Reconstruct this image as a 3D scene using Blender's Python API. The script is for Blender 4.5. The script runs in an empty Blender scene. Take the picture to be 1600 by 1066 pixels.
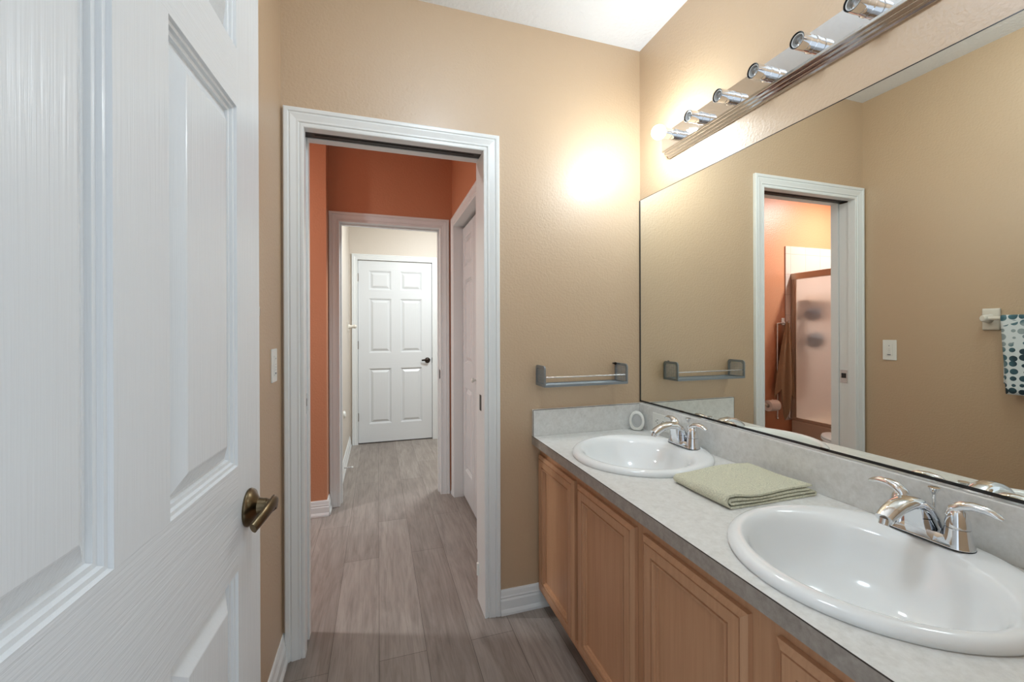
import bpy, bmesh, math, random
from mathutils import Vector, Matrix

random.seed(7)
C = bpy.context.scene.collection

# ------------------------------------------------------------------ camera
YAW, PIT, ROL = math.radians(17.70), math.radians(0.043), math.radians(-0.187)
fw = Vector((math.sin(YAW) * math.cos(PIT), math.cos(YAW) * math.cos(PIT), -math.sin(PIT)))
rt0 = Vector((math.cos(YAW), -math.sin(YAW), 0))
up0 = rt0.cross(fw)
rt = rt0 * math.cos(ROL) + up0 * math.sin(ROL)
up = up0 * math.cos(ROL) - rt0 * math.sin(ROL)
cam_d = bpy.data.cameras.new('camera')
cam_d.sensor_width = 36
cam_d.lens = 655.66 / 1600 * 36
cam_d.shift_y = -(533 - 517.2) / 1600
cam_d.clip_start = 0.02
cam = bpy.data.objects.new('camera', cam_d)
C.objects.link(cam)
cam.matrix_world = Matrix(((rt.x, up.x, -fw.x, 0), (rt.y, up.y, -fw.y, 0), (rt.z, up.z, -fw.z, 1.255), (0, 0, 0, 1)))
bpy.context.scene.camera = cam

# ------------------------------------------------------------------ world, light, exposure
W = bpy.data.worlds.new('world')
bpy.context.scene.world = W
W.use_nodes = True
W.node_tree.nodes['Background'].inputs[0].default_value = (0.80, 0.90, 1.0, 1)
W.node_tree.nodes['Background'].inputs[1].default_value = 1.05     # even fill let in through the open entry door, for an unseen bedroom
vs = bpy.context.scene.view_settings
vs.view_transform = 'Standard'
vs.look = 'None'
vs.gamma = 1
vs.use_curve_mapping = False
vs.exposure = 0.10


def point_light(name, loc, energy, color, radius):
    d = bpy.data.lights.new(name, 'POINT')
    d.energy = energy
    d.color = color
    d.shadow_soft_size = radius
    o = bpy.data.objects.new(name, d)
    o.location = loc
    C.objects.link(o)
    return o


BULB = Vector((1.108, 1.475, 2.076))
point_light('vanity_bulb_light', BULB, 31, (0.81, 0.93, 1.0), 0.036)
point_light('bathroom_fill_light', (0.35, 0.75, 2.50), 16, (0.75, 0.885, 1.0), 0.12)  # unseen lamp added overhead to fill the bathroom
def down_light(name, loc, energy, color, size):
    d = bpy.data.lights.new(name, 'AREA')
    d.shape = 'DISK'
    d.size = size
    d.energy = energy
    d.color = color
    o = bpy.data.objects.new(name, d)
    o.location = loc
    C.objects.link(o)
    return o


down_light('tub_room_downlight', (-1.75, 2.45, 2.62), 36, (0.92, 0.96, 1.0), 0.15)
down_light('hall_downlight', (0.72, 3.72, 2.62), 36, (0.86, 0.95, 1.0), 0.25)

# ------------------------------------------------------------------ dimensions (metres; camera at x=0 y=0)
XL, XR, YF, YN, ZC = -0.349, 1.239, 1.788, 0.15, 2.636
OX0, OX1, OZ = -0.270, 0.440, 2.040          # first doorway
YB = 1.913                                   # back of the doorway wall
Y2, Y2B = 3.244, 3.362                       # second doorway wall
PX0, PX1 = -0.262, 0.454                     # second doorway
XRT = 0.55                                   # tub room right wall
YT = 3.11                                    # tub end wall
XTUB = -2.2
XHL, XHR, YH = -0.30, 1.75, 4.93             # hall


# ------------------------------------------------------------------ materials
def newmat(name):
    m = bpy.data.materials.new(name)
    m.use_nodes = True
    nt = m.node_tree
    b = nt.nodes['Principled BSDF']
    return m, nt, b


def srgb(r, g, b):
    f = lambda c: (c / 255 / 12.92) if c / 255 <= 0.04045 else ((c / 255 + 0.055) / 1.055) ** 2.4
    return (f(r), f(g), f(b), 1)


def coords(nt, scale=(1, 1, 1), rot=(0, 0, 0)):
    tc = nt.nodes.new('ShaderNodeTexCoord')
    mp = nt.nodes.new('ShaderNodeMapping')
    mp.inputs['Scale'].default_value = scale
    mp.inputs['Rotation'].default_value = rot
    nt.links.new(tc.outputs['Object'], mp.inputs['Vector'])
    return mp.outputs['Vector']


def noise(nt, vec, scale, detail=3, rough=0.5, dist=0.0):
    n = nt.nodes.new('ShaderNodeTexNoise')
    n.inputs['Scale'].default_value = scale
    n.inputs['Detail'].default_value = detail
    n.inputs['Roughness'].default_value = rough
    n.inputs['Distortion'].default_value = dist
    nt.links.new(vec, n.inputs['Vector'])
    return n.outputs['Fac']


def ramp(nt, fac, stops):
    r = nt.nodes.new('ShaderNodeValToRGB')
    e = r.color_ramp.elements
    while len(e) < len(stops):
        e.new(0.5)
    for k, (p, c) in enumerate(stops):
        e[k].position = p
        e[k].color = c
    nt.links.new(fac, r.inputs['Fac'])
    return r.outputs['Color']


def bump(nt, b, height, strength, dist=0.002):
    n = nt.nodes.new('ShaderNodeBump')
    n.inputs['Strength'].default_value = strength
    n.inputs['Distance'].default_value = dist
    nt.links.new(height, n.inputs['Height'])
    nt.links.new(n.outputs['Normal'], b.inputs['Normal'])


def plain(name, col, rough=0.5, metal=0.0, bscale=0, bstr=0.0, bdist=0.002, scale=(1, 1, 1), spec=0.5, var=0.0, ior=1.5):
    m, nt, b = newmat(name)
    b.inputs['Base Color'].default_value = col
    b.inputs['Roughness'].default_value = rough
    b.inputs['Metallic'].default_value = metal
    b.inputs['Specular IOR Level'].default_value = spec
    b.inputs['IOR'].default_value = ior
    if bscale:
        v = coords(nt, scale)
        h = noise(nt, v, bscale, 4)
        bump(nt, b, h, bstr, bdist)
        if var:
            lo = tuple(c * (1 - var) for c in col[:3]) + (1,)
            hi = tuple(min(1, c * (1 + var)) for c in col[:3]) + (1,)
            nt.links.new(ramp(nt, h, [(0.3, lo), (0.7, hi)]), b.inputs['Base Color'])
    return m


M_TAN = plain('tan_wall_paint', srgb(188, 159, 125), 0.56, 0, 100, 0.55, 0.003, (1, 1, 1), 0.5, 0, 2.1)
M_TAN.node_tree.nodes['Principled BSDF'].inputs['Coat Weight'].default_value = 0.35
M_TAN.node_tree.nodes['Principled BSDF'].inputs['Coat Roughness'].default_value = 0.27
M_ORANGE = plain('orange_wall_paint', srgb(200, 138, 102), 0.42, 0, 80, 0.5, 0.0035, (1, 1, 1), 0.7)
M_CREAM = plain('cream_hall_paint', srgb(210, 199, 186), 0.5, 0, 80, 0.3, 0.002)
M_CEIL = plain('white_textured_ceiling', srgb(232, 232, 232), 0.9, 0, 60, 0.8, 0.006)
M_TRIM = plain('white_trim_paint', srgb(230, 232, 231), 0.32, 0, 40, 0.1, 0.001, (1, 1, 1))
M_WHITE = plain('white_plastic', srgb(232, 232, 226), 0.35)
M_WHITE2 = plain('offwhite_ring_plastic', srgb(190, 191, 190), 0.45)
M_CHROME = plain('polished_chrome', (0.82, 0.83, 0.85, 1), 0.06, 1.0)
M_CHROMEB = plain('brushed_chrome', (0.70, 0.70, 0.70, 1), 0.22, 1.0)
M_BRONZE = plain('antique_brass', srgb(112, 98, 76), 0.28, 1.0, 30, 0.02, 0.001, (1, 1, 1), 0.5, 0.25)
M_DARKM = plain('dark_bronze_metal', srgb(52, 44, 38), 0.4, 0.9)
M_BLACK = plain('black_rubber', (0.012, 0.012, 0.012, 1), 0.5)
M_PORC = plain('white_porcelain', srgb(236, 238, 238), 0.07)
M_CERAM = plain('ivory_ceramic', srgb(222, 216, 204), 0.15)
M_GREYM = plain('grey_painted_metal', srgb(132, 138, 142), 0.4, 0.4)
M_DARKEDGE = plain('dark_mirror_edge', (0.01, 0.01, 0.01, 1), 0.3)
M_SEAM = plain('dark_laminate_seam', srgb(60, 52, 46), 0.5)
M_TRACK = plain('shadowed_track_metal', srgb(58, 55, 52), 0.5, 0.4)
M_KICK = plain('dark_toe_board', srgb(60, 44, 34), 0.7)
M_PAPER = plain('white_tissue_paper', srgb(236, 226, 220), 0.9, 0, 200, 0.2, 0.001)
M_PUFF1 = plain('slate_bath_mesh', srgb(52, 66, 84), 0.9, 0, 120, 0.8, 0.006)
M_PUFF2 = plain('grey_bath_mesh', srgb(104, 112, 122), 0.9, 0, 120, 0.8, 0.006)
M_CHAMP = plain('champagne_aluminium', srgb(206, 182, 162), 0.35, 0.35)
M_TUB = plain('almond_tub_enamel', srgb(214, 190, 170), 0.18)
M_GREENT = plain('sage_green_terry', srgb(224, 222, 198), 0.95, 0, 300, 1.0, 0.006, (1, 1, 1), 0.1, 0.18)
M_BROWNT = plain('brown_terry', srgb(164, 136, 110), 0.95, 0, 260, 0.8, 0.004, (1, 1, 1), 0.1, 0.15)


def m_doorgrain(name, horizontal, along='x'):
    m, nt, b = newmat(name)
    b.inputs['Base Color'].default_value = srgb(222, 224, 225)
    b.inputs['Roughness'].default_value = 0.26
    hs = (3, 160, 160) if along == 'x' else (160, 3, 160)
    v = coords(nt, hs if horizontal else (160, 160, 3))
    h = noise(nt, v, 1.6, 3, 0.6, 0.4)
    v2 = coords(nt, tuple(q / 11 for q in hs) if horizontal else (14, 14, 1))
    h2 = noise(nt, v2, 3, 2, 0.5, 2.0)
    mx = nt.nodes.new('ShaderNodeMath')
    mx.operation = 'ADD'
    nt.links.new(h, mx.inputs[0])
    nt.links.new(h2, mx.inputs[1])
    bump(nt, b, mx.outputs[0], 0.45 if horizontal else 0.28, 0.0016)
    return m


M_DOORV = m_doorgrain('white_grained_door_vertical', False)
M_DOORH = m_doorgrain('white_grained_door_horizontal', True)
M_DOORHY = m_doorgrain('white_grained_door_rail', True, 'y')


def m_floor():
    m, nt, b = newmat('grey_brown_plank_floor')
    v = coords(nt, (1, 1, 1), (0, 0, math.radians(90)))
    br = nt.nodes.new('ShaderNodeTexBrick')
    br.offset = 0.37
    br.inputs['Scale'].default_value = 1.0
    br.inputs['Brick Width'].default_value = 1.22
    br.inputs['Row Height'].default_value = 0.178
    br.inputs['Mortar Size'].default_value = 0.0008
    br.inputs['Bias'].default_value = 0.0
    br.inputs['Color1'].default_value = srgb(158, 148, 140)
    br.inputs['Color2'].default_value = srgb(142, 131, 123)
    br.inputs['Mortar'].default_value = srgb(72, 62, 58)
    nt.links.new(v, br.inputs['Vector'])
    vg = coords(nt, (26, 1.6, 1))
    g = noise(nt, vg, 2.2, 6, 0.6, 1.2)
    gr = ramp(nt, g, [(0.25, (0.70, 0.69, 0.68, 1)), (0.55, (1, 1, 1, 1)), (0.8, (1.12, 1.12, 1.12, 1))])
    vk = coords(nt, (7, 1.1, 1))
    k = noise(nt, vk, 1.7, 4, 0.6, 1.8)
    kr = ramp(nt, k, [(0.3, (0.80, 0.79, 0.78, 1)), (0.6, (1.05, 1.05, 1.05, 1))])
    mu = nt.nodes.new('ShaderNodeMixRGB')
    mu.blend_type = 'MULTIPLY'
    mu.inputs[0].default_value = 1
    nt.links.new(br.outputs['Color'], mu.inputs[1])
    nt.links.new(gr, mu.inputs[2])
    mu2 = nt.nodes.new('ShaderNodeMixRGB')
    mu2.blend_type = 'MULTIPLY'
    mu2.inputs[0].default_value = 1
    nt.links.new(mu.outputs[0], mu2.inputs[1])
    nt.links.new(kr, mu2.inputs[2])
    nt.links.new(mu2.outputs[0], b.inputs['Base Color'])
    b.inputs['Roughness'].default_value = 0.42
    bump(nt, b, g, 0.12, 0.001)
    return m


M_FLOOR = m_floor()


def m_laminate(name, a, bb, c):
    m, nt, b = newmat(name)
    v = coords(nt, (1, 1, 1))
    n1 = noise(nt, v, 34, 6, 0.7, 0.3)
    n2 = noise(nt, v, 90, 4, 0.6, 0.2)
    mx = nt.nodes.new('ShaderNodeMath')
    mx.operation = 'MULTIPLY_ADD'
    mx.inputs[1].default_value = 0.35
    nt.links.new(n2, mx.inputs[0])
    sc = nt.nodes.new('ShaderNodeMath')
    sc.operation = 'MULTIPLY'
    sc.inputs[1].default_value = 0.65
    nt.links.new(n1, sc.inputs[0])
    nt.links.new(sc.outputs[0], mx.inputs[2])
    nt.links.new(ramp(nt, mx.outputs[0], [(0.36, a), (0.5, bb), (0.64, c)]), b.inputs['Base Color'])
    b.inputs['Roughness'].default_value = 0.34
    return m


M_LAMSHADE = m_laminate('shade_darkened_laminate_edge', srgb(142, 133, 124), srgb(158, 149, 140), srgb(170, 162, 153))  # counter laminate made browner and darker for the shade on its front edge
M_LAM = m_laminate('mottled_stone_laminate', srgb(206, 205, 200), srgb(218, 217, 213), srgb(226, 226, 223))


def m_wood(name, vertical=True):
    m, nt, b = newmat(name)
    v = coords(nt, (60, 60, 2.2) if vertical else (60, 2.2, 60))
    g = noise(nt, v, 1.5, 5, 0.6, 0.5)
    nt.links.new(ramp(nt, g, [(0.2, srgb(188, 141, 106)), (0.5, srgb(198, 151, 115)), (0.8, srgb(206, 159, 123))]), b.inputs['Base Color'])
    b.inputs['Roughness'].default_value = 0.42
    bump(nt, b, g, 0.10, 0.001)
    return m


M_WOODV = m_wood('pickled_oak_upright', True)


def m_mirror():
    m, nt, b = newmat('silvered_mirror_glass')
    b.inputs['Base Color'].default_value = (0.89, 0.90, 0.83, 1)
    b.inputs['Metallic'].default_value = 1
    b.inputs['Roughness'].default_value = 0.0
    return m


M_MIRROR = m_mirror()


def m_glass():
    m, nt, b = newmat('frosted_shower_glass')
    b.inputs['Base Color'].default_value = (0.97, 0.93, 0.90, 1)
    b.inputs['Transmission Weight'].default_value = 0.88
    b.inputs['Roughness'].default_value = 0.42
    b.inputs['IOR'].default_value = 1.3
    return m


M_GLASS = m_glass()


def m_tile():
    m, nt, b = newmat('pale_square_tile')
    v = coords(nt, (1, 1, 1), (math.radians(90), 0, 0))
    br = nt.nodes.new('ShaderNodeTexBrick')
    br.offset = 0
    br.inputs['Scale'].default_value = 1
    br.inputs['Brick Width'].default_value = 0.20
    br.inputs['Row Height'].default_value = 0.20
    br.inputs['Mortar Size'].default_value = 0.0025
    br.inputs['Color1'].default_value = srgb(204, 188, 180)
    br.inputs['Color2'].default_value = srgb(200, 184, 176)
    br.inputs['Mortar'].default_value = srgb(176, 160, 152)
    nt.links.new(v, br.inputs['Vector'])
    nt.links.new(br.outputs['Color'], b.inputs['Base Color'])
    b.inputs['Roughness'].default_value = 0.2
    return m


M_TILE = m_tile()


def m_dots():
    m, nt, b = newmat('teal_hexagon_print_cotton')
    v = coords(nt, (1, 1, 1))
    vo = nt.nodes.new('ShaderNodeTexVoronoi')
    vo.inputs['Scale'].default_value = 32
    vo.inputs['Randomness'].default_value = 0.35
    nt.links.new(v, vo.inputs['Vector'])
    base = ramp(nt, noise(nt, v, 7, 2), [(0.38, srgb(150, 164, 166)), (0.5, srgb(74, 112, 122)), (0.62, srgb(44, 66, 76))])
    sel = nt.nodes.new('ShaderNodeMath')
    sel.operation = 'LESS_THAN'
    sel.inputs[1].default_value = 0.50
    nt.links.new(vo.outputs['Distance'], sel.inputs[0])
    band = noise(nt, coords(nt, (0.3, 0.3, 1)), 13, 1)
    gt = nt.nodes.new('ShaderNodeMath')
    gt.operation = 'GREATER_THAN'
    gt.inputs[1].default_value = 0.38
    nt.links.new(band, gt.inputs[0])
    mul = nt.nodes.new('ShaderNodeMath')
    mul.operation = 'MULTIPLY'
    nt.links.new(sel.outputs[0], mul.inputs[0])
    nt.links.new(gt.outputs[0], mul.inputs[1])
    mx = nt.nodes.new('ShaderNodeMixRGB')
    mx.inputs[1].default_value = srgb(216, 224, 226)
    nt.links.new(mul.outputs[0], mx.inputs[0])
    nt.links.new(base, mx.inputs[2])
    nt.links.new(mx.outputs[0], b.inputs['Base Color'])
    b.inputs['Roughness'].default_value = 0.9
    return m


M_DOTS = m_dots()


def m_bulb():
    m, nt, b = newmat('lit_bulb_glass')
    b.inputs['Base Color'].default_value = (1, 1, 1, 1)
    b.inputs['Emission Color'].default_value = (1.0, 0.95, 0.88, 1)
    b.inputs['Emission Strength'].default_value = 14
    return m


M_BULB = m_bulb()


# ------------------------------------------------------------------ mesh helpers
class MB:
    def __init__(s):
        s.v, s.f, s.m = [], [], []

    def add(s, vs_, fs, mi=0):
        o = len(s.v)
        s.v.extend([tuple(p) for p in vs_])
        for f in fs:
            s.f.append([i + o for i in f])
            s.m.append(mi)
        return s

    def box(s, x0, x1, y0, y1, z0, z1, mi=0):
        p = [(x, y, z) for z in (z0, z1) for y in (y0, y1) for x in (x0, x1)]
        return s.add(p, [(0, 2, 3, 1), (4, 5, 7, 6), (0, 1, 5, 4), (2, 6, 7, 3), (0, 4, 6, 2), (1, 3, 7, 5)], mi)

    def loft(s, rings, closed=True, caps=True, mi=0):
        n = len(rings[0])
        vs_ = [p for r in rings for p in r]
        fs = []
        for k in range(len(rings) - 1):
            for i in range(n if closed else n - 1):
                j = (i + 1) % n
                fs.append((k * n + i, k * n + j, (k + 1) * n + j, (k + 1) * n + i))
        if caps:
            fs.append(tuple(range(n)))
            fs.append(tuple((len(rings) - 1) * n + i for i in range(n)))
        return s.add(vs_, fs, mi)

    def tube(s, pts, r, n=14, mi=0, ref=(0, 0, 1), caps=True):
        """r: one radius, a list, or a list of (radius along the reference side, radius across)."""
        pts = [Vector(p) for p in pts]
        rings = []
        for k, p in enumerate(pts):
            t = (pts[min(k + 1, len(pts) - 1)] - pts[max(k - 1, 0)]).normalized()
            a = Vector(ref)
            if abs(a.dot(t)) > 0.97:
                a = Vector((1, 0, 0)) if abs(t.x) < 0.9 else Vector((0, 1, 0))
            sd = t.cross(a).normalized()
            uu = sd.cross(t).normalized()
            rr = r[k] if isinstance(r, (list, tuple)) else r
            ra, rb = rr if isinstance(rr, (list, tuple)) else (rr, rr)
            rings.append([p + uu * ra * math.sin(2 * math.pi * i / n) + sd * rb * math.cos(2 * math.pi * i / n) for i in range(n)])
        return s.loft(rings, True, caps, mi)

    def lathe(s, prof, c, axis=(0, 0, 1), n=32, mi=0, caps=True):
        """prof: (radius, height along the axis)"""
        ax = Vector(axis).normalized()
        a = Vector((1, 0, 0)) if abs(ax.x) < 0.9 else Vector((0, 1, 0))
        e1 = ax.cross(a).normalized()
        e2 = ax.cross(e1)
        c = Vector(c)
        rings = [[c + ax * h + (e1 * math.cos(2 * math.pi * i / n) + e2 * math.sin(2 * math.pi * i / n)) * max(r, 1e-5) for i in range(n)] for r, h in prof]
        return s.loft(rings, True, caps, mi)

    def sphere(s, c, r, n=24, m=14, mi=0, sq=(1, 1, 1)):
        c = Vector(c)
        rings = []
        for k in range(m + 1):
            a = math.pi * k / m
            rings.append([c + Vector((sq[0] * r * math.sin(a) * math.cos(2 * math.pi * i / n), sq[1] * r * math.sin(a) * math.sin(2 * math.pi * i / n), sq[2] * r * math.cos(a))) for i in range(n)])
        return s.loft(rings, True, False, mi)

    def build(s, name, mats, parent=None, origin=None, smooth=False, bevel=0, kind=None, seg=2):
        if not isinstance(mats, (list, tuple)):
            mats = [mats]
        if origin is None:
            origin = ORIG.get(parent.name, (0, 0, 0)) if parent else (0, 0, 0)
        og = Vector(origin)
        me = bpy.data.meshes.new(name)
        me.from_pydata([tuple(Vector(p) - og) for p in s.v], [], s.f)
        bm = bmesh.new()
        bm.from_mesh(me)
        for f, mi in zip(bm.faces, s.m):
            f.material_index = mi
        bmesh.ops.remove_doubles(bm, verts=bm.verts, dist=1e-6)
        bmesh.ops.recalc_face_normals(bm, faces=bm.faces)
        bm.to_mesh(me)
        bm.free()
        for m in mats:
            me.materials.append(m)
        if smooth:
            me.shade_smooth()
            me.set_sharp_from_angle(angle=math.radians(40))
        o = bpy.data.objects.new(name, me)
        C.objects.link(o)
        if parent:
            o.parent = parent
            ORIG[o.name] = tuple(og)
        else:
            o.location = og
            ORIG[o.name] = tuple(og)
        if bevel:
            b = o.modifiers.new('bevel', 'BEVEL')
            b.width = bevel
            b.segments = seg
            b.limit_method = 'ANGLE'
            b.angle_limit = math.radians(50)
            b.harden_normals = False
        if kind:
            o['kind'] = kind
        return o


ORIG = {}


def tag(o, label, cat, group=None):
    o['label'] = label
    o['category'] = cat
    if group:
        o['group'] = group
    return o


def thing(name, label, cat, loc, group=None):
    o = bpy.data.objects.new(name, None)
    o.empty_display_size = 0.05
    C.objects.link(o)
    o.location = loc
    ORIG[o.name] = tuple(loc)
    return tag(o, label, cat, group)


def dup(root, delta, label, group=None):
    def cp(o, par):
        c = o.copy()
        C.objects.link(c)
        if par:
            c.parent = par
        for ch in [x for x in bpy.data.objects if x.parent == o]:
            cp(ch, c)
        return c
    r = cp(root, None)
    r.location = Vector(root.location) + Vector(delta)
    r['label'] = label
    if group:
        r['group'] = group
    return r


def struct(name, mb, mats, **k):
    return mb.build(name, mats, kind='structure', **k)


def frame_profile(mb, prof, x0, x1, zt, y, sgn, z0=0.0, mi=0, axis='x', plane=None):
    """Mitred casing round an opening: prof = (offset from the opening, thickness)."""
    st = [lambda u: (x0 - u, z0), lambda u: (x0 - u, zt + u), lambda u: (x1 + u, zt + u), lambda u: (x1 + u, z0)]
    rings = []
    for f in st:
        ring = []
        for u, t in prof:
            a, z = f(u)
            ring.append((a, y + sgn * t, z) if axis == 'x' else (y + sgn * t, a, z))
        rings.append(ring)
    return mb.loft(rings, True, True, mi)


CASING = [(0, 0), (0, .009), (.003, .011), (.011, .011), (.013, .0085), (.016, .0085), (.019, .013), (.026, .0125), (.036, .0145),
          (.046, .0165), (.049, .0140), (.052, .0140), (.055, .018), (.066, .0185), (.070, .016), (.070, 0)]
BASE = [(0, 0), (.021, 0), (.021, .010), (.017, .020), (.0145, .024), (.0135, .060), (.010, .068), (.0115, .074), (.009, .080), (.007, .098), (.004, .105), (0, .105)]


def baseboard(name, a, b, normal):
    """a, b: floor points on the wall; normal: into the room."""
    mb = MB()
    n = Vector((normal[0], normal[1], 0))
    rings = [[(p[0] + n.x * d, p[1] + n.y * d, z) for d, z in BASE] for p in (a, b)]
    mb.loft(rings)
    return struct(name, mb, M_TRIM)


def panelled(mb, Wd, Hd, T, xs, zs, cells, prof, fmap, mv=0, mh=1, back=True):
    """Door slab: front face split in cells, some holding a moulded panel. fmap(u, n, z) gives the point."""
    rows_with = {c[1] for c in cells}
    for sgn in ((1, -1) if back else (1,)):
        off = 0 if sgn == 1 else -T
        for i in range(len(xs) - 1):
            for j in range(len(zs) - 1):
                u0, u1, z0, z1 = xs[i], xs[i + 1], zs[j], zs[j + 1]
                edge = i in (0, len(xs) - 2)
                mi = mv if (edge or j in rows_with) else mh
                if (i, j) in cells:
                    loops = []
                    for ins, n in prof:
                        loops.append([fmap(u0 + ins, off + sgn * n, z0 + ins), fmap(u1 - ins, off + sgn * n, z0 + ins),
                                      fmap(u1 - ins, off + sgn * n, z1 - ins), fmap(u0 + ins, off + sgn * n, z1 - ins)])
                    mb.loft(loops, True, False, mv)
                    mb.add(loops[-1], [(0, 1, 2, 3)], mv)
                else:
                    mb.add([fmap(u0, off, z0), fmap(u1, off, z0), fmap(u1, off, z1), fmap(u0, off, z1)], [(0, 1, 2, 3)], mi)
    if not back:
        mb.add([fmap(0, -T, 0), fmap(Wd, -T, 0), fmap(Wd, -T, Hd), fmap(0, -T, Hd)], [(0, 1, 2, 3)], mv)
    for (a, b) in () if prof[0][1] < 0 else (((0, 0), (Wd, 0)), ((Wd, 0), (Wd, Hd)), ((Wd, Hd), (0, Hd)), ((0, Hd), (0, 0))):
        mb.add([fmap(a[0], 0, a[1]), fmap(b[0], 0, b[1]), fmap(b[0], -T, b[1]), fmap(a[0], -T, a[1])], [(0, 1, 2, 3)], mv)
    return mb


DOORPROF = [(0, 0), (.002, -.004), (.0065, -.0045), (.0085, -.0085), (.0135, -.009), (.0155, -.0135), (.019, -.0135), (.043, -.0008), (.045, -.0003)]


def six_panel(Wd, fmap, Hd=2.03, T=.035):
    st, mu = .1145, .102
    pw = (Wd - 2 * st - mu) / 2
    xs = [0, st, st + pw, st + pw + mu, Wd - st, Wd]
    zs = [0, .205, .823, 1.000, 1.607, 1.705, 1.918, Hd]
    cells = {(i, j) for i in (1, 3) for j in (1, 3, 5)}
    return panelled(MB(), Wd, Hd, T, xs, zs, cells, DOORPROF, fmap)


# ------------------------------------------------------------------ the setting
struct('floor', MB().box(-2.4, 2.0, -0.35, 5.2, -0.06, 0), M_FLOOR)
struct('ceiling', MB().box(-2.4, 2.0, 0.03, 5.2, ZC, ZC + 0.06), M_CEIL)

struct('wall_mirror_side', MB().box(XR, XR + .1, 0.03, YB, 0, ZC), M_TAN)
struct('wall_left', MB().box(XL - .1, XL, 0.03, YF, 0, ZC), M_TAN)
# near wall with the entry doorway the camera stands in
EX0, EX1 = -0.262, 0.510
nw = MB().box(XL, EX0 - .018, 0.035, YN, 0, ZC).box(EX1 + .018, XR, 0.035, YN, 0, ZC).box(EX0 - .018, EX1 + .018, 0.035, YN, 2.068, ZC)
struct('wall_entry', nw, M_TAN)
ej = MB().box(EX0 - .018, EX0, 0.03, YN + .002, 0, 2.068).box(EX1, EX1 + .018, 0.03, YN + .002, 0, 2.068).box(EX0, EX1, 0.03, YN + .002, 2.05, 2.068)
struct('trim_1', ej, M_TRIM)

# far wall: two skins with the pocket of the sliding door between them
S1, S2 = 1.820, 1.878
fwall = MB().box(XL, OX0 - .016, YF, S1, 0, ZC).box(OX1 + .016, XR, YF, S2, 0, ZC).box(OX0 - .016, OX1 + .016, YF, S1, OZ + .016, ZC)
struct('wall_far', fwall, M_TAN)
bwall = MB().box(-1.15, OX0 - .016, S2, YB, 0, ZC).box(OX1 + .016, XRT + .2, S2, YB, 0, ZC).box(OX0 - .016, OX1 + .016, S2, YB, OZ + .016, ZC)
bwall.box(XTUB - .1, -1.15, S1, YB, 0, ZC).box(-1.15, XL - .1, S1 - .04, S1, 0, ZC)
struct('wall_tub_room_near', bwall, M_ORANGE)
jm = MB().box(OX0 - .016, OX0, YF, S1, 0, OZ).box(OX0 - .016, OX0, S2, YB, 0, OZ).box(OX1, OX1 + .016, YF, YB, 0, OZ)
jm.box(OX0 - .016, OX1 + .016, YF, S1, OZ, OZ + .016).box(OX0 - .016, OX1 + .016, S2, YB, OZ, OZ + .016)
struct('trim_2', jm, M_TRIM)
cs = MB()
frame_profile(cs, CASING, OX0, OX1, OZ, YF, -1)
struct('trim_3', cs, M_TRIM)
cs = MB()
frame_profile(cs, CASING, OX0, OX1, OZ, YB, 1)
struct('trim_4', cs, M_TRIM)
struct('trim_5', MB().box(OX0 - .016, OX1 + .016, S1 + .0005, S2 - .0005, OZ + .003, OZ + .015).box(OX0 + .03, OX1 - .03, (S1 + S2) / 2 - .006, (S1 + S2) / 2 + .006, OZ + .0005, OZ + .003), M_TRACK)

# tub room
struct('wall_tub_end', MB().box(XTUB, -.335, YT, Y2, 0, ZC), M_ORANGE)
struct('wall_tub_left', MB().box(XTUB - .1, XTUB, YB, Y2, 0, ZC), M_ORANGE)
w2 = MB().box(-.5, PX0 - .016, Y2, Y2B, 0, ZC).box(PX1 + .016, XRT + .2, Y2, Y2B, 0, ZC).box(PX0 - .016, PX1 + .016, Y2, Y2B, OZ + .016, ZC)
struct('wall_tub_room_far', w2, M_ORANGE)
j2 = MB().box(PX0 - .016, PX0, Y2, Y2B, 0, OZ).box(PX1, PX1 + .016, Y2, Y2B, 0, OZ).box(PX0 - .016, PX1 + .016, Y2, Y2B, OZ, OZ + .016)
j2.box(PX0, PX0 + .011, Y2 + .045, Y2 + .08, 0, OZ).box(PX1 - .011, PX1, Y2 + .045, Y2 + .08, 0, OZ).box(PX0 + .011, PX1 - .011, Y2 + .045, Y2 + .08, OZ - .011, OZ)
struct('trim_6', j2, M_TRIM)
cs = MB()
frame_profile(cs, CASING, PX0, PX1, OZ, Y2, -1)
struct('trim_7', cs, M_TRIM)
cs = MB()
frame_profile(cs, CASING, PX0 - .002, PX1, OZ, Y2B, 1)
struct('trim_8', cs, M_TRIM)
# closet opening in the right wall
KY0, KY1 = 2.372, 3.140
w3 = MB().box(XRT, XRT + .12, YB, KY0 - .016, 0, ZC).box(XRT, XRT + .12, KY1 + .016, Y2, 0, ZC).box(XRT, XRT + .12, KY0 - .016, KY1 + .016, OZ + .016, ZC)
struct('wall_closet', w3, M_ORANGE)
j3 = MB().box(XRT, XRT + .12, KY0 - .016, KY0, 0, OZ).box(XRT, XRT + .12, KY1, KY1 + .016, 0, OZ).box(XRT, XRT + .12, KY0 - .016, KY1 + .016, OZ, OZ + .016)
struct('trim_9', j3, M_TRIM)
cs = MB()
frame_profile(cs, CASING, KY0, KY1, OZ, XRT, -1, axis='y')
struct('trim_10', cs, M_TRIM)
struct('wall_closet_back', MB().box(XRT + .65, XRT + .70, YB, Y2, 0, ZC), M_ORANGE)

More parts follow.
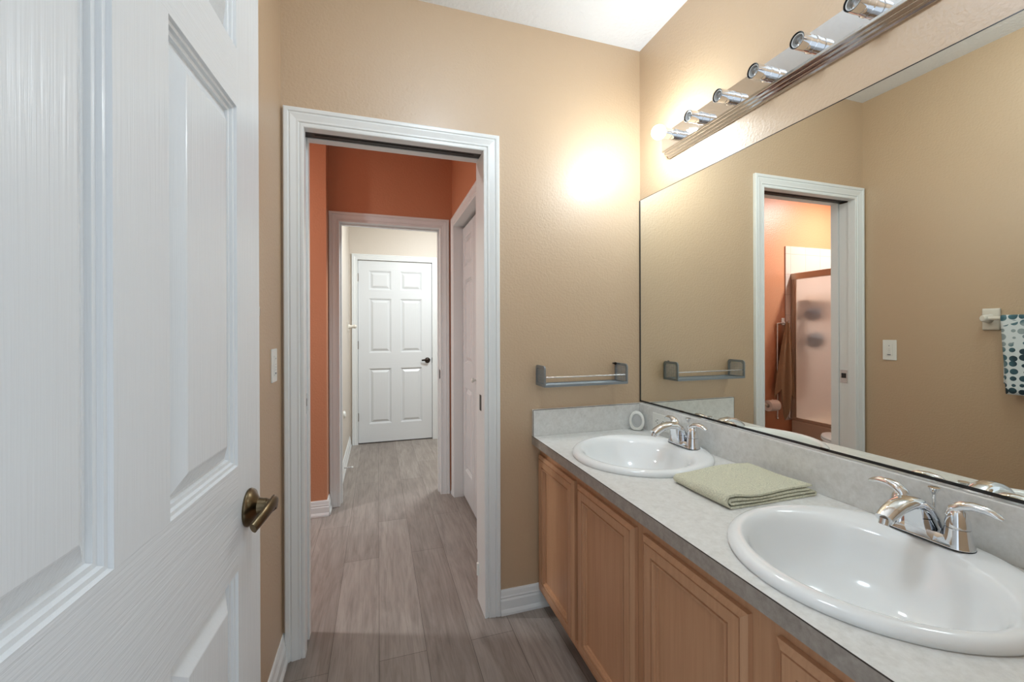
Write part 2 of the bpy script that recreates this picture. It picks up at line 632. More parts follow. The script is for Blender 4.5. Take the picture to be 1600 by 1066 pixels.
# hall
struct('wall_hall_left', MB().box(XHL - .1, XHL, Y2B, YH, 0, ZC), M_CREAM)
struct('wall_hall_right', MB().box(XHR, XHR + .1, Y2B, YH, 0, ZC), M_CREAM)
struct('wall_hall_near', MB().box(PX1 + .09, XHR, Y2B, Y2B + .02, 0, ZC).box(PX0 - .0 - .03, PX1 + .09, Y2B, Y2B + .02, OZ + .08, ZC), M_CREAM)
HX0, HX1, HZ = -0.213, 0.599, 2.045
w4 = MB().box(XHL, HX0 - .016, YH, YH + .1, 0, ZC).box(HX1 + .016, XHR, YH, YH + .1, 0, ZC).box(HX0 - .016, HX1 + .016, YH, YH + .1, HZ + .016, ZC)
struct('wall_hall_far', w4, M_CREAM)
j4 = MB().box(HX0 - .016, HX0, YH, YH + .1, 0, HZ).box(HX1, HX1 + .016, YH, YH + .1, 0, HZ).box(HX0 - .016, HX1 + .016, YH, YH + .1, HZ, HZ + .016)
j4.box(HX0 - .016, HX1 + .016, YH + .06, YH + .09, 0.0, HZ)
struct('trim_11', j4, M_TRIM)
cs = MB()
frame_profile(cs, [(u * .88, t) for u, t in CASING], HX0, HX1, HZ, YH, -1)
struct('trim_12', cs, M_TRIM)

baseboard('baseboard_left', (XL, YN + .0), (XL, YF), (1, 0))
baseboard('baseboard_far', (OX1 + .071, YF), (0.775, YF), (0, -1))
baseboard('baseboard_tub_end', (-1.33, YT), (-.335 + .013, YT), (0, -1))
baseboard('baseboard_tub_corner', (-.335, YT), (-.335, Y2 - .02), (1, 0))
baseboard('baseboard_closet_far', (XRT, KY1 + .072), (XRT, Y2), (-1, 0))
baseboard('baseboard_closet_near', (XRT, YB), (XRT, KY0 - .072), (-1, 0))
baseboard('baseboard_hall_left', (XHL, Y2B + .02), (XHL, YH - .02), (1, 0))
baseboard('baseboard_hall_far', (HX1 + .064, YH), (XHR, YH), (0, -1))

# ------------------------------------------------------------------ entry door (open against the left wall)
th = math.radians(90 - 2.74)
DU = Vector((math.cos(th), math.sin(th), 0))       # hinge -> free edge
DN = Vector((math.sin(th), -math.cos(th), 0))      # out of the visible face
DE = Vector((-0.221, 0.931, 0))
DH = DE - DU * 0.763


def lever_set(parent, c, n, along, name='door_lever', mat=None, sc=1.0, updown=0.0):
    """Lever handle: rosette and neck on a face with normal n, lever sweeping along 'along'."""
    mat = mat or M_BRONZE
    c, n, a = Vector(c), Vector(n), Vector(along)
    lv = MB()
    pts, rr = [], []
    for k in range(9):
        t = k / 8
        p = c + n * (.042 - .013 * t ** 2.2) * sc + a * (.070 * t) * sc + Vector((0, 0, (.006 + updown * t * t - .006 * t * t))) * sc
        pts.append(p)
        rr.append(((.0125 - .0030 * t) * sc, (.0066 - .0010 * t) * sc))
    lv.tube([c + n * .043 * sc - a * .008 * sc + Vector((0, 0, .004 * sc))] + pts, [(.0085 * sc, .005 * sc)] + rr, 14)
    lever = lv.build(name, mat, parent, smooth=True)
    ro = MB().lathe([(.0325 * sc, 0), (.0335 * sc, .003 * sc), (.031 * sc, .008 * sc), (.022 * sc, .0125 * sc), (.015 * sc, .017 * sc), (.0135 * sc, .024 * sc), (.013 * sc, .030 * sc)], c, n, 32)
    ro.build('rosette', mat, lever, smooth=True)
    nk = MB().lathe([(.0115 * sc, .030 * sc), (.011 * sc, .042 * sc), (.007 * sc, .047 * sc)], c, n, 20)
    nk.build('neck', mat, lever, smooth=True)
    return lever


d1 = thing('door_1', 'white six panel entry door standing open beside the left wall, brass lever', 'door', tuple(DH + Vector((0, 0, .028))))
d1['kind'] = 'structure'
zl = .028
fm = lambda u, n, z: tuple(DH + DU * u + DN * n + Vector((0, 0, z + zl)))
six_panel(.763, fm).build('slab', [M_DOORV, M_DOORHY], d1)
hc = fm(.763 - .066, 0, .938 - zl)
lever_set(d1, hc, DN, -DU, 'lever_handle', updown=-.010)
lever_set(d1, fm(.763 - .066, -.035, .938 - zl), -DN * .8, -DU * .9, 'lever_handle')
lp = MB()
p0, p1 = .913, .967
lp.add([fm(.7635, -.006, p0 - zl), fm(.7635, -.029, p0 - zl), fm(.7635, -.029, p1 - zl), fm(.7635, -.006, p1 - zl),
        fm(.7645, -.006, p0 - zl), fm(.7645, -.029, p0 - zl), fm(.7645, -.029, p1 - zl), fm(.7645, -.006, p1 - zl)],
       [(0, 1, 2, 3), (4, 5, 6, 7), (0, 1, 5, 4), (1, 2, 6, 5), (2, 3, 7, 6), (3, 0, 4, 7)])
lp.build('latch_plate', M_BRONZE, d1)

# ------------------------------------------------------------------ hall door (closed)
d2 = thing('door_2', 'white closed six panel door at the end of the hall with dark lever', 'door', (HX0 + .003, YH + .012, .012))
d2['kind'] = 'structure'
hm = lambda u, n, z: (HX0 + .003 + u, YH + .012 - n, z + .012)
six_panel(HX1 - HX0 - .006, hm).build('slab', [M_DOORV, M_DOORH], d2)
lever_set(d2, (.545, YH + .012, .915), (0, -1, 0), (-1, 0, 0), 'lever_handle', M_DARKM, .95)
for z in (.30, 1.10, 1.85):
    hg = MB().tube([(HX0, YH + .004, z - .045), (HX0, YH + .004, z + .045)], .0065, 10)
    hg.box(HX0 - .004, HX0 + .004, YH + .004, YH + .012, z - .044, z + .044)
    hg.build('hinge', M_BRONZE, d2, smooth=True)
MB().box(HX1 - .004, HX1 + .001, YH - .004, YH + .011, .885, .945).build('strike_plate', M_DARKM, d2)

# ------------------------------------------------------------------ pocket door in the first doorway
d3 = thing('door_3', 'white pocket door slid into the wall at the first doorway', 'door', (OX0 - .73, (S1 + S2) / 2, .012))
d3['kind'] = 'structure'
MB().box(OX0 - .73, OX0 - .006, S1 + .003, S2 - .003, .012, 2.035).build('slab', M_TRIM, d3)
ep = MB().box(OX0 - .006, OX0 - .004, S1 + .009, S2 - .009, .925, 1.005)
edge_pull = ep.build('edge_pull', M_CHROMEB, d3)
MB().box(OX0 - .0045, OX0 - .0035, S1 + .015, S2 - .015, .955, .985).build('pull_slot', M_BLACK, edge_pull)
s1 = tag(MB().box(OX1 - .002, OX1, 1.835, 1.862, .895, .965).build('strike_plate', M_DARKM), 'dark strike plate on the right jamb of the first doorway', 'plate')
s2 = tag(MB().box(PX1 - .002, PX1, Y2 + .006, Y2 + .034, .885, .955).box(PX1 - .004, PX1 + .004, Y2 - .004, Y2 + .006, .89, .95).build('strike_plate', M_DARKM), 'dark strike plate on the second doorway jamb, nearer the hall door', 'plate')

# ------------------------------------------------------------------ bifold closet door
d4 = thing('bifold_closet_door', 'white bifold closet door in the orange room wall beyond the doorway', 'closet door', (.61, KY0, .015))
lw = (KY1 - KY0 - .012) / 2
for k in range(2):
    y0 = KY0 + .004 + k * (lw + .004)
    bm_ = lambda u, n, z, y0=y0: (.612 - n, y0 + u, z + .02)
    xs = [0, .075, lw - .075, lw]
    zs = [0, .205, .823, 1.000, 1.607, 1.705, 1.918, 2.0]
    lf = panelled(MB(), lw, 2.0, .03, xs, zs, {(1, 1), (1, 3), (1, 5)}, DOORPROF, bm_)
    leaf = lf.build('leaf', [M_DOORV, M_DOORHY], d4)
    if k == 0:
        MB().lathe([(.008, 0), (.007, .012), (.015, .02), (.016, .028), (.010, .034), (0, .035)], (.612, y0 + lw - .06, .93), (-1, 0, 0), 20).build('knob', M_WHITE, leaf, smooth=True)

# ------------------------------------------------------------------ vanity cabinet
VY0, VY1, VX = YN + .004, YF - .004, .690
van = thing('vanity_cabinet', 'long pickled oak vanity cabinet with framed doors under the countertop', 'cabinet', (.95, .97, 0))
ca = MB()
ca.box(.712, 1.235, VY1 - .018, VY1, .08, .735).box(.712, 1.235, VY0, VY0 + .018, .08, .735)
ca.box(.712, 1.235, VY0 + .018, VY1 - .018, .08, .098).box(1.223, 1.235, VY0 + .018, VY1 - .018, .098, .735)
ca.build('carcass', M_WOODV, van)
ff = MB()
ff.box(.703, .712, VY0, VY1, .690, .7385).box(.694, .712, VY0, VY1, .080, .102)
for a, b in ((VY0, .24), (.572, .655), (.980, 1.036), (1.396, 1.420), (1.752, VY1)):
    ff.box(.703, .712, a, b, .102, .690)
ff.build('face_frame', M_WOODV, van)
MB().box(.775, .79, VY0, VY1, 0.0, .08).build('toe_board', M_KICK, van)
CABPROF = [(0, -.0195), (0, -.008), (.013, -.0008), (.0135, -.004), (.0160, -.004), (.0165, 0), (.043, 0), (.0435, -.0055), (.0475, -.0055), (.0485, -.0005), (.0545, -.0015), (.0555, -.0075), (.0600, -.0075), (.0610, -.0145), (.0660, -.0145)]
for a, b in ((1.413, 1.770), (1.028, 1.385), (.645, .990), (.236, .583)):
    dm = lambda u, n, z, a=a: (.683 - n, a + u, z + .090)
    cd = panelled(MB(), b - a, .605, .0195, [0, b - a], [0, .605], {(0, 0)}, CABPROF, dm, 0, 0, back=False)
    cd.build('cabinet_door', M_WOODV, van)

# ------------------------------------------------------------------ countertop with two sink cut-outs
KX0, KX1, KZ = .665, 1.238, .7775
TK = .038
SINKS = [(.953, 1.377), (.953, .598)]
top = thing('countertop', 'mottled grey laminate countertop with splash boards over the oak cabinet', 'countertop', (.95, .97, KZ))


def counter_slab():
    mb = MB()
    ys = [VY0 - .002]
    for c in sorted(SINKS, key=lambda q: q[1]):
        ys += [c[1] - .30, c[1] + .30]
    ys.append(YF - .001)
    for z in (KZ, KZ - TK):
        for k in range(0, len(ys) - 1):
            y0, y1 = ys[k], ys[k + 1]
            if k % 2 == 0:
                mb.add([(KX0, y0, z), (KX1, y0, z), (KX1, y1, z), (KX0, y1, z)], [(0, 1, 2, 3)])
            else:
                cx, cy = SINKS[0][0], (y0 + y1) / 2
                angs = [2 * math.pi * i / 64 for i in range(64)]
                for px, py in ((KX0, y0), (KX1, y0), (KX1, y1), (KX0, y1)):
                    angs.append(math.atan2(py - cy, px - cx) % (2 * math.pi))
                angs = sorted(set(angs))
                inn, out = [], []
                for a in angs:
                    dx, dy = math.cos(a), math.sin(a)
                    inn.append((cx + .235 * dx, cy + .228 * dy, z))
                    ts = []
                    if dx > 1e-9: ts.append((KX1 - cx) / dx)
                    if dx < -1e-9: ts.append((KX0 - cx) / dx)
                    if dy > 1e-9: ts.append((y1 - cy) / dy)
                    if dy < -1e-9: ts.append((y0 - cy) / dy)
                    t = min(ts)
                    out.append((cx + dx * t, cy + dy * t, z))
                mb.loft([inn, out], True, False)
    y0, y1 = ys[0], ys[-1]
    for (a, b) in (((KX0, y0), (KX1, y0)), ((KX1, y0), (KX1, y1)), ((KX1, y1), (KX0, y1)), ((KX0, y1), (KX0, y0))):
        mb.add([(a[0], a[1], KZ), (b[0], b[1], KZ), (b[0], b[1], KZ - TK), (a[0], a[1], KZ - TK)], [(0, 1, 2, 3)])
    for c in SINKS:
        r1 = [(c[0] + .235 * math.cos(2 * math.pi * i / 64), c[1] + .228 * math.sin(2 * math.pi * i / 64), KZ) for i in range(64)]
        mb.loft([r1, [(x, y, KZ - TK) for x, y, z in r1]], True, False)
    return mb


counter_slab().build('slab', M_LAM, top)
MB().box(KX0 - .0012, KX0, VY0, YF - .001, KZ - TK, KZ - .0022).build('edge_strip', M_LAMSHADE, top)
MB().box(KX0 - .0012, KX0, VY0, YF - .001, KZ - .0022, KZ - .0002).build('edge_seam', M_SEAM, top)
SZ = .897
MB().box(KX1 - .018, KX1 - .0, VY0, YF - .001, KZ, SZ).build('backsplash', M_LAM, top, bevel=.0015)
sp = MB().box(KX0, KX1 - .018, YF - .019, YF - .001, KZ, SZ)
sd = sp.build('side_splash', M_LAM, top, bevel=.0015)
MB().box(KX0 - .001, KX0, YF - .0195, YF - .0175, KZ, SZ).box(KX0, KX1 - .02, YF - .0198, YF - .019, SZ - .002, SZ).build('splash_seam', M_SEAM, sd)
MB().box(KX0 - .0012, KX0, YF - .0175, YF - .001, KZ, SZ - .001).build('splash_end', M_LAM, sd)

# ------------------------------------------------------------------ sinks
def make_sink(c):
    s = thing('sink', 'round white porcelain drop-in sink farther away, beside the side splash', 'sink', (c[0], c[1], KZ), 'basins in the countertop')
    N = 72
    rings = []
    for dx, a, b, z in ((0, .258, .248, .0004), (0, .2605, .2505, .006), (0, .259, .249, .012), (0, .254, .244, .0175), (-.001, .246, .236, .0205), (-.004, .232, .2265, .0212),
                        (-.014, .212, .220, .019), (-.022, .200, .215, .0160), (-.026, .189, .209, .010), (-.028, .180, .203, 0), (-.029, .172, .195, -.018), (-.030, .160, .182, -.048),
                        (-.032, .140, .160, -.085), (-.034, .108, .124, -.112), (-.035, .068, .076, -.126), (-.036, .030, .032, -.131), (-.036, .024, .024, -.133)):
        rings.append([(c[0] + dx + a * math.cos(2 * math.pi * i / N), c[1] + b * math.sin(2 * math.pi * i / N), KZ + z) for i in range(N)])
    bowl = MB().loft(rings, True, False).build('basin', M_PORC, s, smooth=True)
    dr = MB().lathe([(.0235, -.003), (.0240, .0015), (.0215, .003), (.017, .0015), (.016, -.002)], (c[0] - .036, c[1], KZ - .131), n=28)
    dr.lathe([(.0145, -.002), (.0145, .001), (.010, .003), (0, .0035)], (c[0] - .036, c[1], KZ - .131), n=24)
    dr.build('drain', M_CHROME, s, smooth=True)
    return s


sink1 = make_sink(SINKS[0])
dup(sink1, (0, SINKS[1][1] - SINKS[0][1], 0), 'white porcelain drop-in sink at the near end of the countertop, closest to the camera', 'basins in the countertop')

# ------------------------------------------------------------------ faucets
def make_faucet(c):
    fz = KZ + .0205
    fx, fy = 1.158, c[1] + .008
    f = thing('faucet', 'chrome two lever faucet on the farther sink, in front of the wall outlet', 'faucet', (fx, fy, fz), 'chrome faucets')
    L, Wd = .051, .026

    def stad(r, z, n=12):
        out = []
        for k in range(n + 1):
            a = math.pi * k / n
            out.append((fx + r * math.cos(a), fy + L + r * math.sin(a), z))
        for k in range(n + 1):
            a = math.pi + math.pi * k / n
            out.append((fx + r * math.cos(a), fy - L + r * math.sin(a), z))
        return out
    MB().loft([stad(.0275, fz - .0008), stad(.0275, fz + .0012)]).build('gasket', M_BLACK, f)
    bs = MB().loft([stad(.027, fz + .0012), stad(.0265, fz + .005), stad(.024, fz + .011), stad(.020, fz + .017), stad(.016, fz + .021)])
    for sgn in (1, -1):
        bs.lathe([(.0262, .003), (.0245, .012), (.0222, .026), (.0205, .040)], (fx, fy + sgn * L, fz), n=28)
    bs.build('base', M_CHROME, f, smooth=True)
    for sgn in (1, -1):
        hd = MB()
        hd.lathe([(.0188, .0400), (.0204, .0420), (.0196, .052), (.0175, .064), (.0135, .075), (.008, .082), (.0001, .085)], (fx, fy + sgn * L, fz), n=28)
        y = lambda q: fy + sgn * (L + q)
        hd.tube([(fx, y(-.012), fz + .062), (fx + .001, y(-.006), fz + .078), (fx + .002, y(.008), fz + .0885), (fx + .003, y(.025), fz + .0925), (fx + .004, y(.044), fz + .0915), (fx + .005, y(.057), fz + .087), (fx + .005, y(.067), fz + .083)],
                [(.009, .013), (.0105, .0145), (.0100, .0135), (.0086, .0115), (.0076, .0105), (.0064, .0095), (.0030, .005)], 14)
        hd.build('handle', M_CHROME, f, smooth=True)
    P = lambda q, z: (fx - q, fy, fz + z)
    st = MB()
    path = [P(-.014, .008), P(-.008, .028), P(.004, .050), P(.022, .0685), P(.045, .0795), P(.072, .0825), P(.100, .0770), P(.124, .0660), P(.140, .0560)]
    rad = [(.013, .0265), (.013, .0255), (.0135, .0240), (.0135, .0225), (.0135, .0210), (.0135, .0198), (.0135, .0188), (.0132, .0178), (.0120, .0165)]
    rings = []
    for k, p in enumerate(path):
        a, b = Vector(path[max(k - 1, 0)]), Vector(path[min(k + 1, len(path) - 1)])
        t = (b - a).normalized()
        sd_ = Vector((0, 1, 0))
        nn = t.cross(sd_).normalized()
        rings.append([Vector(p) + nn * rad[k][0] * math.copysign(abs(math.cos(2 * math.pi * i / 24)) ** .8, math.cos(2 * math.pi * i / 24)) + sd_ * rad[k][1] * math.copysign(abs(math.sin(2 * math.pi * i / 24)) ** .8, math.sin(2 * math.pi * i / 24)) for i in range(24)])
    st.loft(rings)
    poly = [(-.020, .006), (.030, .006), (.040, .018), (.046, .040), (.052, .076), (.024, .068), (.000, .048), (-.012, .025)]
    hw = [.0225, .0225, .020, .017, .0165, .0175, .020, .0225]
    st.loft([[(fx - q, fy - h, fz + z) for (q, z), h in zip(poly, hw)], [(fx - q, fy + h, fz + z) for (q, z), h in zip(poly, hw)]])
    spout = st.build('spout', M_CHROME, f, smooth=True)
    MB().lathe([(.0095, 0), (.0095, .012), (.008, .013)], P(.137, .056), Vector((-.35, 0, -1)), n=18).build('aerator', M_CHROMEB, spout, smooth=True)
    lr = MB().lathe([(.003, 0), (.0032, .086), (.004, .090), (.0100, .101), (.0105, .104), (0, .105)], (fx + .023, fy, fz), n=16)
    lr.build('lift_rod', M_CHROME, f, smooth=True)
    return f


fa1 = make_faucet(SINKS[0])
dup(fa1, (0, SINKS[1][1] - SINKS[0][1], 0), 'chrome two lever faucet on the nearer sink, closest to the camera', 'chrome faucets')

# ------------------------------------------------------------------ mirror
mir = thing('wall_mirror', 'wide frameless mirror above the backsplash reflecting a doorway', 'mirror', (1.236, .98, SZ + .003))
MZ0, MZ1, MY0, MY1 = .9005, 1.894, .18, 1.781
MB().box(1.2345, 1.2375, MY0, MY1, MZ0, MZ1).build('glass', M_MIRROR, mir)
ed = MB().box(1.2325, 1.2385, MY1, MY1 + .0055, MZ0, MZ1).box(1.2338, 1.2385, MY0, MY1, MZ1, MZ1 + .0022).box(1.2338, 1.2344, MY0, MY1, MZ0 + .0005, MZ0 + .0095)
ed.build('dark_edge', M_DARKEDGE, mir)
MB().box(1.2295, 1.2338, MY0, MY1, SZ + .0008, MZ0 + .0030).build('bottom_channel', M_CHROMEB, mir)
for y in (1.475, .875, 1.20):
    MB().box(1.2322, 1.2343, y, y + .022, MZ0 + .003, MZ0 + .010).build('mirror_clip', M_DARKM, mir)

# ------------------------------------------------------------------ vanity light bar
LB0, LB1 = .62, 1.560
lb = thing('vanity_light', 'chrome light bar with six sockets above the mirror, one bulb lit', 'light fixture', (XR, 1.09, 2.077))
half = [(0, .062), (.008, .062), (.012, .058), (.012, .055), (.019, .055), (.022, .051), (.022, .048), (.030, .048), (.033, .044), (.033, .041), (.041, .041), (.046, .037)]
prof = [(n, 2.077 - h) for n, h in half] + [(.046, 2.077 - .033), (.046, 2.077 + .033)] + [(n, 2.077 + h) for n, h in reversed(half)]
MB().loft([[(XR - n, y, z) for n, z in prof] for y in (LB0, LB1)]).build('backplate', M_CHROME, lb)
SX = XR - .046
for k in range(6):
    y = 1.475 - .1465 * k
    so = MB().lathe([(.0235, 0), (.0235, .004), (.0215, .006), (.0215, .026), (.0205, .027), (.0205, .029), (.0222, .030), (.0222, .058)], (SX, y, 2.077), (-1, 0, 0), 28, caps=False)
    sock = so.build('socket', M_CHROME, lb, smooth=True)
    rg = MB().lathe([(.0222, .058), (.0212, .0585), (.0206, .058), (.0206, .036), (.010, .034), (0, .034)], (SX, y, 2.077), (-1, 0, 0), 28, caps=False)
    rg.build('black_collar', M_BLACK, sock, smooth=True)
    if k:
        wr = MB().lathe([(.0192, .036), (.0192, .0540), (.0180, .0555), (.0158, .0548), (.0150, .036)], (SX, y, 2.077), (-1, 0, 0), 28, caps=False)
        wr.build('white_ring', M_WHITE2, sock, smooth=True)
        MB().lathe([(.0140, .0365), (.0140, .0465), (.0132, .0465), (.0128, .037), (.004, .0362), (0, .036)], (SX, y, 2.077), (-1, 0, 0), 24, caps=False).build('screw_shell', M_CHROMEB, sock, smooth=True)
bl = MB().sphere((SX - .080, 1.475, 2.077), .0295, 28, 16)
bl.lathe([(.012, .048), (.0125, .056), (.020, .064)], (SX, 1.475, 2.077), (-1, 0, 0), 20)
bl.build('light_bulb', M_BULB, lb, smooth=True)

# ------------------------------------------------------------------ wire rack on the far wall
RX0, RX1, RY, RZ = .686, 1.094, 1.680, 1.008
rk = thing('wall_rack', 'small grey metal rack with a front rail on the far wall', 'rack', ((RX0 + RX1) / 2, YF, RZ))
for x in (RX0, RX1):
    pl = MB()
    yy = [YF - .001, YF - .001, RY + .012, RY + .003, RY, RY]
    r = .016
    out = []
    for cy_, cz_, a0 in ((RY + r, RZ + .092 - r, 90), (RY + .004, RZ + .004, 180), (YF - .002 - .004, RZ + .004, 270), (YF - .002 - r, RZ + .092 - r, 0)):
        rr = r if cz_ > RZ + .05 else .004
        for k in range(6):
            a = math.radians(a0 + 90 * k / 5)
            out.append((cy_ + rr * math.cos(a), cz_ + rr * math.sin(a)))
    cy_, cz_ = sum(p[0] for p in out) / len(out), sum(p[1] for p in out) / len(out)
    inn = [(cy_ + (p[0] - cy_) * .78, cz_ + (p[1] - cz_) * .76) for p in out]
    fr = []
    for xx in (x - .003, x + .003):
        fr.append([(xx, a, b) for a, b in out])
    fi = [[(xx, a, b) for a, b in inn] for xx in (x + .003, x - .003)]
    pl.loft([fr[0], fr[1], fi[0], fi[1], fr[0]], True, False)
    side = pl.build('side_frame', M_GREYM, rk)
    ms = MB()
    ys_ = [p[0] for p in inn]
    zs_ = [p[1] for p in inn]
    n1, n2 = 12, 10
    for k in range(n1 + 1):
        y = min(ys_) + (max(ys_) - min(ys_)) * k / n1
        ms.tube([(x, y, min(zs_) + .001), (x, y, max(zs_) - .001)], .0011, 5)
    for k in range(n2 + 1):
        z = min(zs_) + (max(zs_) - min(zs_)) * k / n2
        ms.tube([(x, min(ys_) + .001, z), (x, max(ys_) - .001, z)], .0011, 5)
    ms.build('mesh_panel', M_GREYM, side)
sh = MB()
sh.box(RX0 + .003, RX1 - .003, RY, RY + .004, RZ, RZ + .010).box(RX0 + .003, RX1 - .003, YF - .006, YF - .002, RZ, RZ + .008)
for k in range(34):
    x = RX0 + .008 + (RX1 - RX0 - .016) * k / 33
    sh.tube([(x, RY + .002, RZ + .002), (x, YF - .004, RZ + .002)], .0014, 5)
for k in range(9):
    y = RY + .008 + (YF - RY - .016) * k / 8
    sh.tube([(RX0 + .003, y, RZ + .0035), (RX1 - .003, y, RZ + .0035)], .0014, 5)
sh.build('mesh_shelf', M_GREYM, rk)
MB().tube([(RX0, RY + .008, RZ + .042), (RX1, RY + .008, RZ + .042)], .0032, 12).build('front_rail', M_CHROMEB, rk, smooth=True)
MB().lathe([(.003, 0), (.003, .018), (.0065, .019), (.0065, .024), (0, .025)], (RX1 - .011, YF, RZ + .088), (0, -1, 0), 14).build('screw', M_DARKM, rk, smooth=True)

# ------------------------------------------------------------------ air freshener, outlet, switch
AF = Vector((1.172, 1.722, KZ + .0006))
an = Vector((-.62, -.78, .08)).normalized()
a_s = Vector((an.y, -an.x, 0)).normalized() * -1
a_u = Vector((0, 0, 1))
fr_ = thing('air_freshener', 'oval white air freshener standing in the corner of the countertop', 'air freshener', tuple(AF))


def oval(hw_, z0, z1, off, n=40, flat=True):
    out = []
    zc, hz = (z0 + z1) / 2, (z1 - z0) / 2
    for i in range(n):
        a = 2 * math.pi * i / n
        z = zc + hz * math.sin(a)
        if flat:
            z = max(z, .001)
        out.append(AF + a_s * hw_ * math.cos(a) + a_u * z + an * off)
    return out


MB().loft([oval(.030, -.003, .088, -.020), oval(.034, -.004, .092, -.014), oval(.0355, -.005, .0935, 0), oval(.034, -.003, .092, .008), oval(.030, .003, .087, .011), oval(.025, .012, .080, .011), oval(.0245, .013, .0795, .007)]).build('case', M_WHITE, fr_, smooth=True)
MB().loft([oval(.0235, .015, .078, .006, flat=False), oval(.0225, .016, .077, .0095, flat=False), oval(.0195, .020, .073, .0105, flat=False), oval(.0185, .021, .072, .0075, flat=False)]).build('ring', M_WHITE2, fr_, smooth=True)
MB().loft([oval(.017, .023, .070, .007, flat=False), oval(.012, .030, .063, .0095, flat=False), oval(.004, .042, .051, .010, flat=False)]).build('vent', M_WHITE2, fr_, smooth=True)

ol = thing('wall_outlet', 'white duplex outlet mounted sideways in the backsplash behind the faucet', 'outlet', (1.2195, 1.602, .838))
opx = 1.2198
MB().box(opx - .005, opx, 1.544, 1.660, .802, .873).build('cover_plate', M_WHITE, ol, bevel=.002)
for yc in (1.622, 1.582):
    f = MB().box(opx - .0068, opx - .005, yc - .016, yc + .016, .823, .852).build('receptacle', M_WHITE, ol, bevel=.001)
    MB().box(opx - .0072, opx - .0068, yc - .004, yc + .005, .843, .8455).box(opx - .0072, opx - .0068, yc - .003, yc + .004, .8295, .832).box(opx - .0072, opx - .0068, yc + .008, yc + .0125, .835, .8395).build('slots', M_BLACK, f)

sw = thing('light_switch', 'white rectangular light switch plate on the left wall', 'switch', (XL, 1.645, 1.135))
MB().box(XL, XL + .006, 1.612, 1.680, 1.078, 1.194).build('cover_plate', M_WHITE, sw, bevel=.002)
rk2 = MB().box(XL + .006, XL + .0085, 1.630, 1.662, 1.102, 1.170).build('rocker', M_WHITE, sw, bevel=.001)
MB().box(XL + .0085, XL + .0092, 1.644, 1.648, 1.158, 1.163).box(XL + .0085, XL + .0095, 1.638, 1.654, 1.106, 1.112).box(XL + .0085, XL + .0092, 1.640, 1.652, 1.140, 1.141).box(XL + .0085, XL + .0092, 1.640, 1.652, 1.130, 1.131).box(XL + .0085, XL + .0092, 1.640, 1.652, 1.120, 1.121).build('switch_marks', M_GREYM, rk2)

# ------------------------------------------------------------------ folded green washcloth
GX0, GX1, GY0, GY1 = .885, 1.205, .885, 1.100


def cloth():
    """One strip folded in half twice; the folds lie on the room side."""
    t = .0046
    zs_ = [.0030, .0108, .0182, .0262]
    path = []
    R = lambda a, b, n: [a + (b - a) * k / n for k in range(n + 1)]
    Wd = GX1 - GX0
    for u in R(Wd - .030, .012, 16): path.append((u, zs_[1 + 1]))          # layer 3, going to the fold
    for k in range(1, 6):
        a = math.pi * k / 6
        path.append((.012 - .0055 * math.sin(a), (zs_[2] + zs_[1]) / 2 + (zs_[2] - zs_[1]) / 2 * math.cos(a)))
    for u in R(.012, Wd - .012, 16): path.append((u, zs_[1]))              # layer 2
    for k in range(1, 6):
        a = math.pi * k / 6
        path.append((Wd - .012 + .005 * math.sin(a), (zs_[1] + zs_[0]) / 2 + (zs_[1] - zs_[0]) / 2 * math.cos(a)))
    for u in R(Wd - .012, .010, 16): path.append((u, zs_[0]))              # bottom layer
    for k in range(1, 10):
        a = math.pi * k / 10
        path.append((.010 - .013 * math.sin(a), (zs_[0] + zs_[3]) / 2 - (zs_[3] - zs_[0]) / 2 * math.cos(a)))
    for u in R(.010, Wd - .018, 16): path.append((u, zs_[3]))              # top layer
    rnd = random.Random(3)
    ny = 28
    rings = []
    ph = [rnd.uniform(0, 6) for _ in range(6)]
    for j in range(ny + 1):
        v = j / ny
        y0 = GY0 + (GY1 - GY0) * v
        ring = []
        n = len(path)
        nor = []
        for i, (u, z) in enumerate(path):
            a, b = path[max(i - 1, 0)], path[min(i + 1, n - 1)]
            dx, dz = b[0] - a[0], b[1] - a[1]
            L = math.hypot(dx, dz) or 1
            nor.append((-dz / L, dx / L))
        def pt(u, z, sx):
            lift = .0016 * math.sin(19 * u + ph[0] + 3 * v) + .0012 * math.sin(31 * y0 + ph[1] + 9 * u)
            hz = max(0, z / .021)
            edge = .004 * math.sin(26 * u + ph[2]) * (1 - v) * hz + .006 * (z / .02 - .5) * (1 - v)
            bulge = .0035 * math.exp(-((u - .03) / .03) ** 2) * (1 - v) * hz
            ske = .012 * (1 - u / (GX1 - GX0)) * v * 0 + .010 * v * (u / .32)
            return (GX0 + u - .004 * math.sin(3.1 * v), y0 + edge * 1.0 + ske + .003 * math.sin(22 * u + ph[3]) * (v > .9), KZ + .0006 + z + hz * (lift + bulge))
        for (u, z), (nx, nz) in zip(path, nor):
            ring.append(pt(u + nx * t / 2, max(0.0005, z + nz * t / 2), 1))
        for (u, z), (nx, nz) in reversed(list(zip(path, nor))):
            ring.append(pt(u - nx * t / 2, max(0.0005, z - nz * t / 2), -1))
        rings.append(ring)
    mb = MB().loft(rings, True, False)
    n = len(path)
    for r in (rings[0], rings[-1]):
        vs_ = list(r)
        fs = [(i, i + 1, 2 * n - 2 - i, 2 * n - 1 - i) for i in range(n - 1)]
        mb.add(vs_, fs)
    return mb


gt = cloth().build('washcloth', M_GREENT, origin=((GX0 + GX1) / 2, (GY0 + GY1) / 2, KZ), smooth=True)
tag(gt, 'folded sage green washcloth lying on the countertop between the sinks', 'towel')

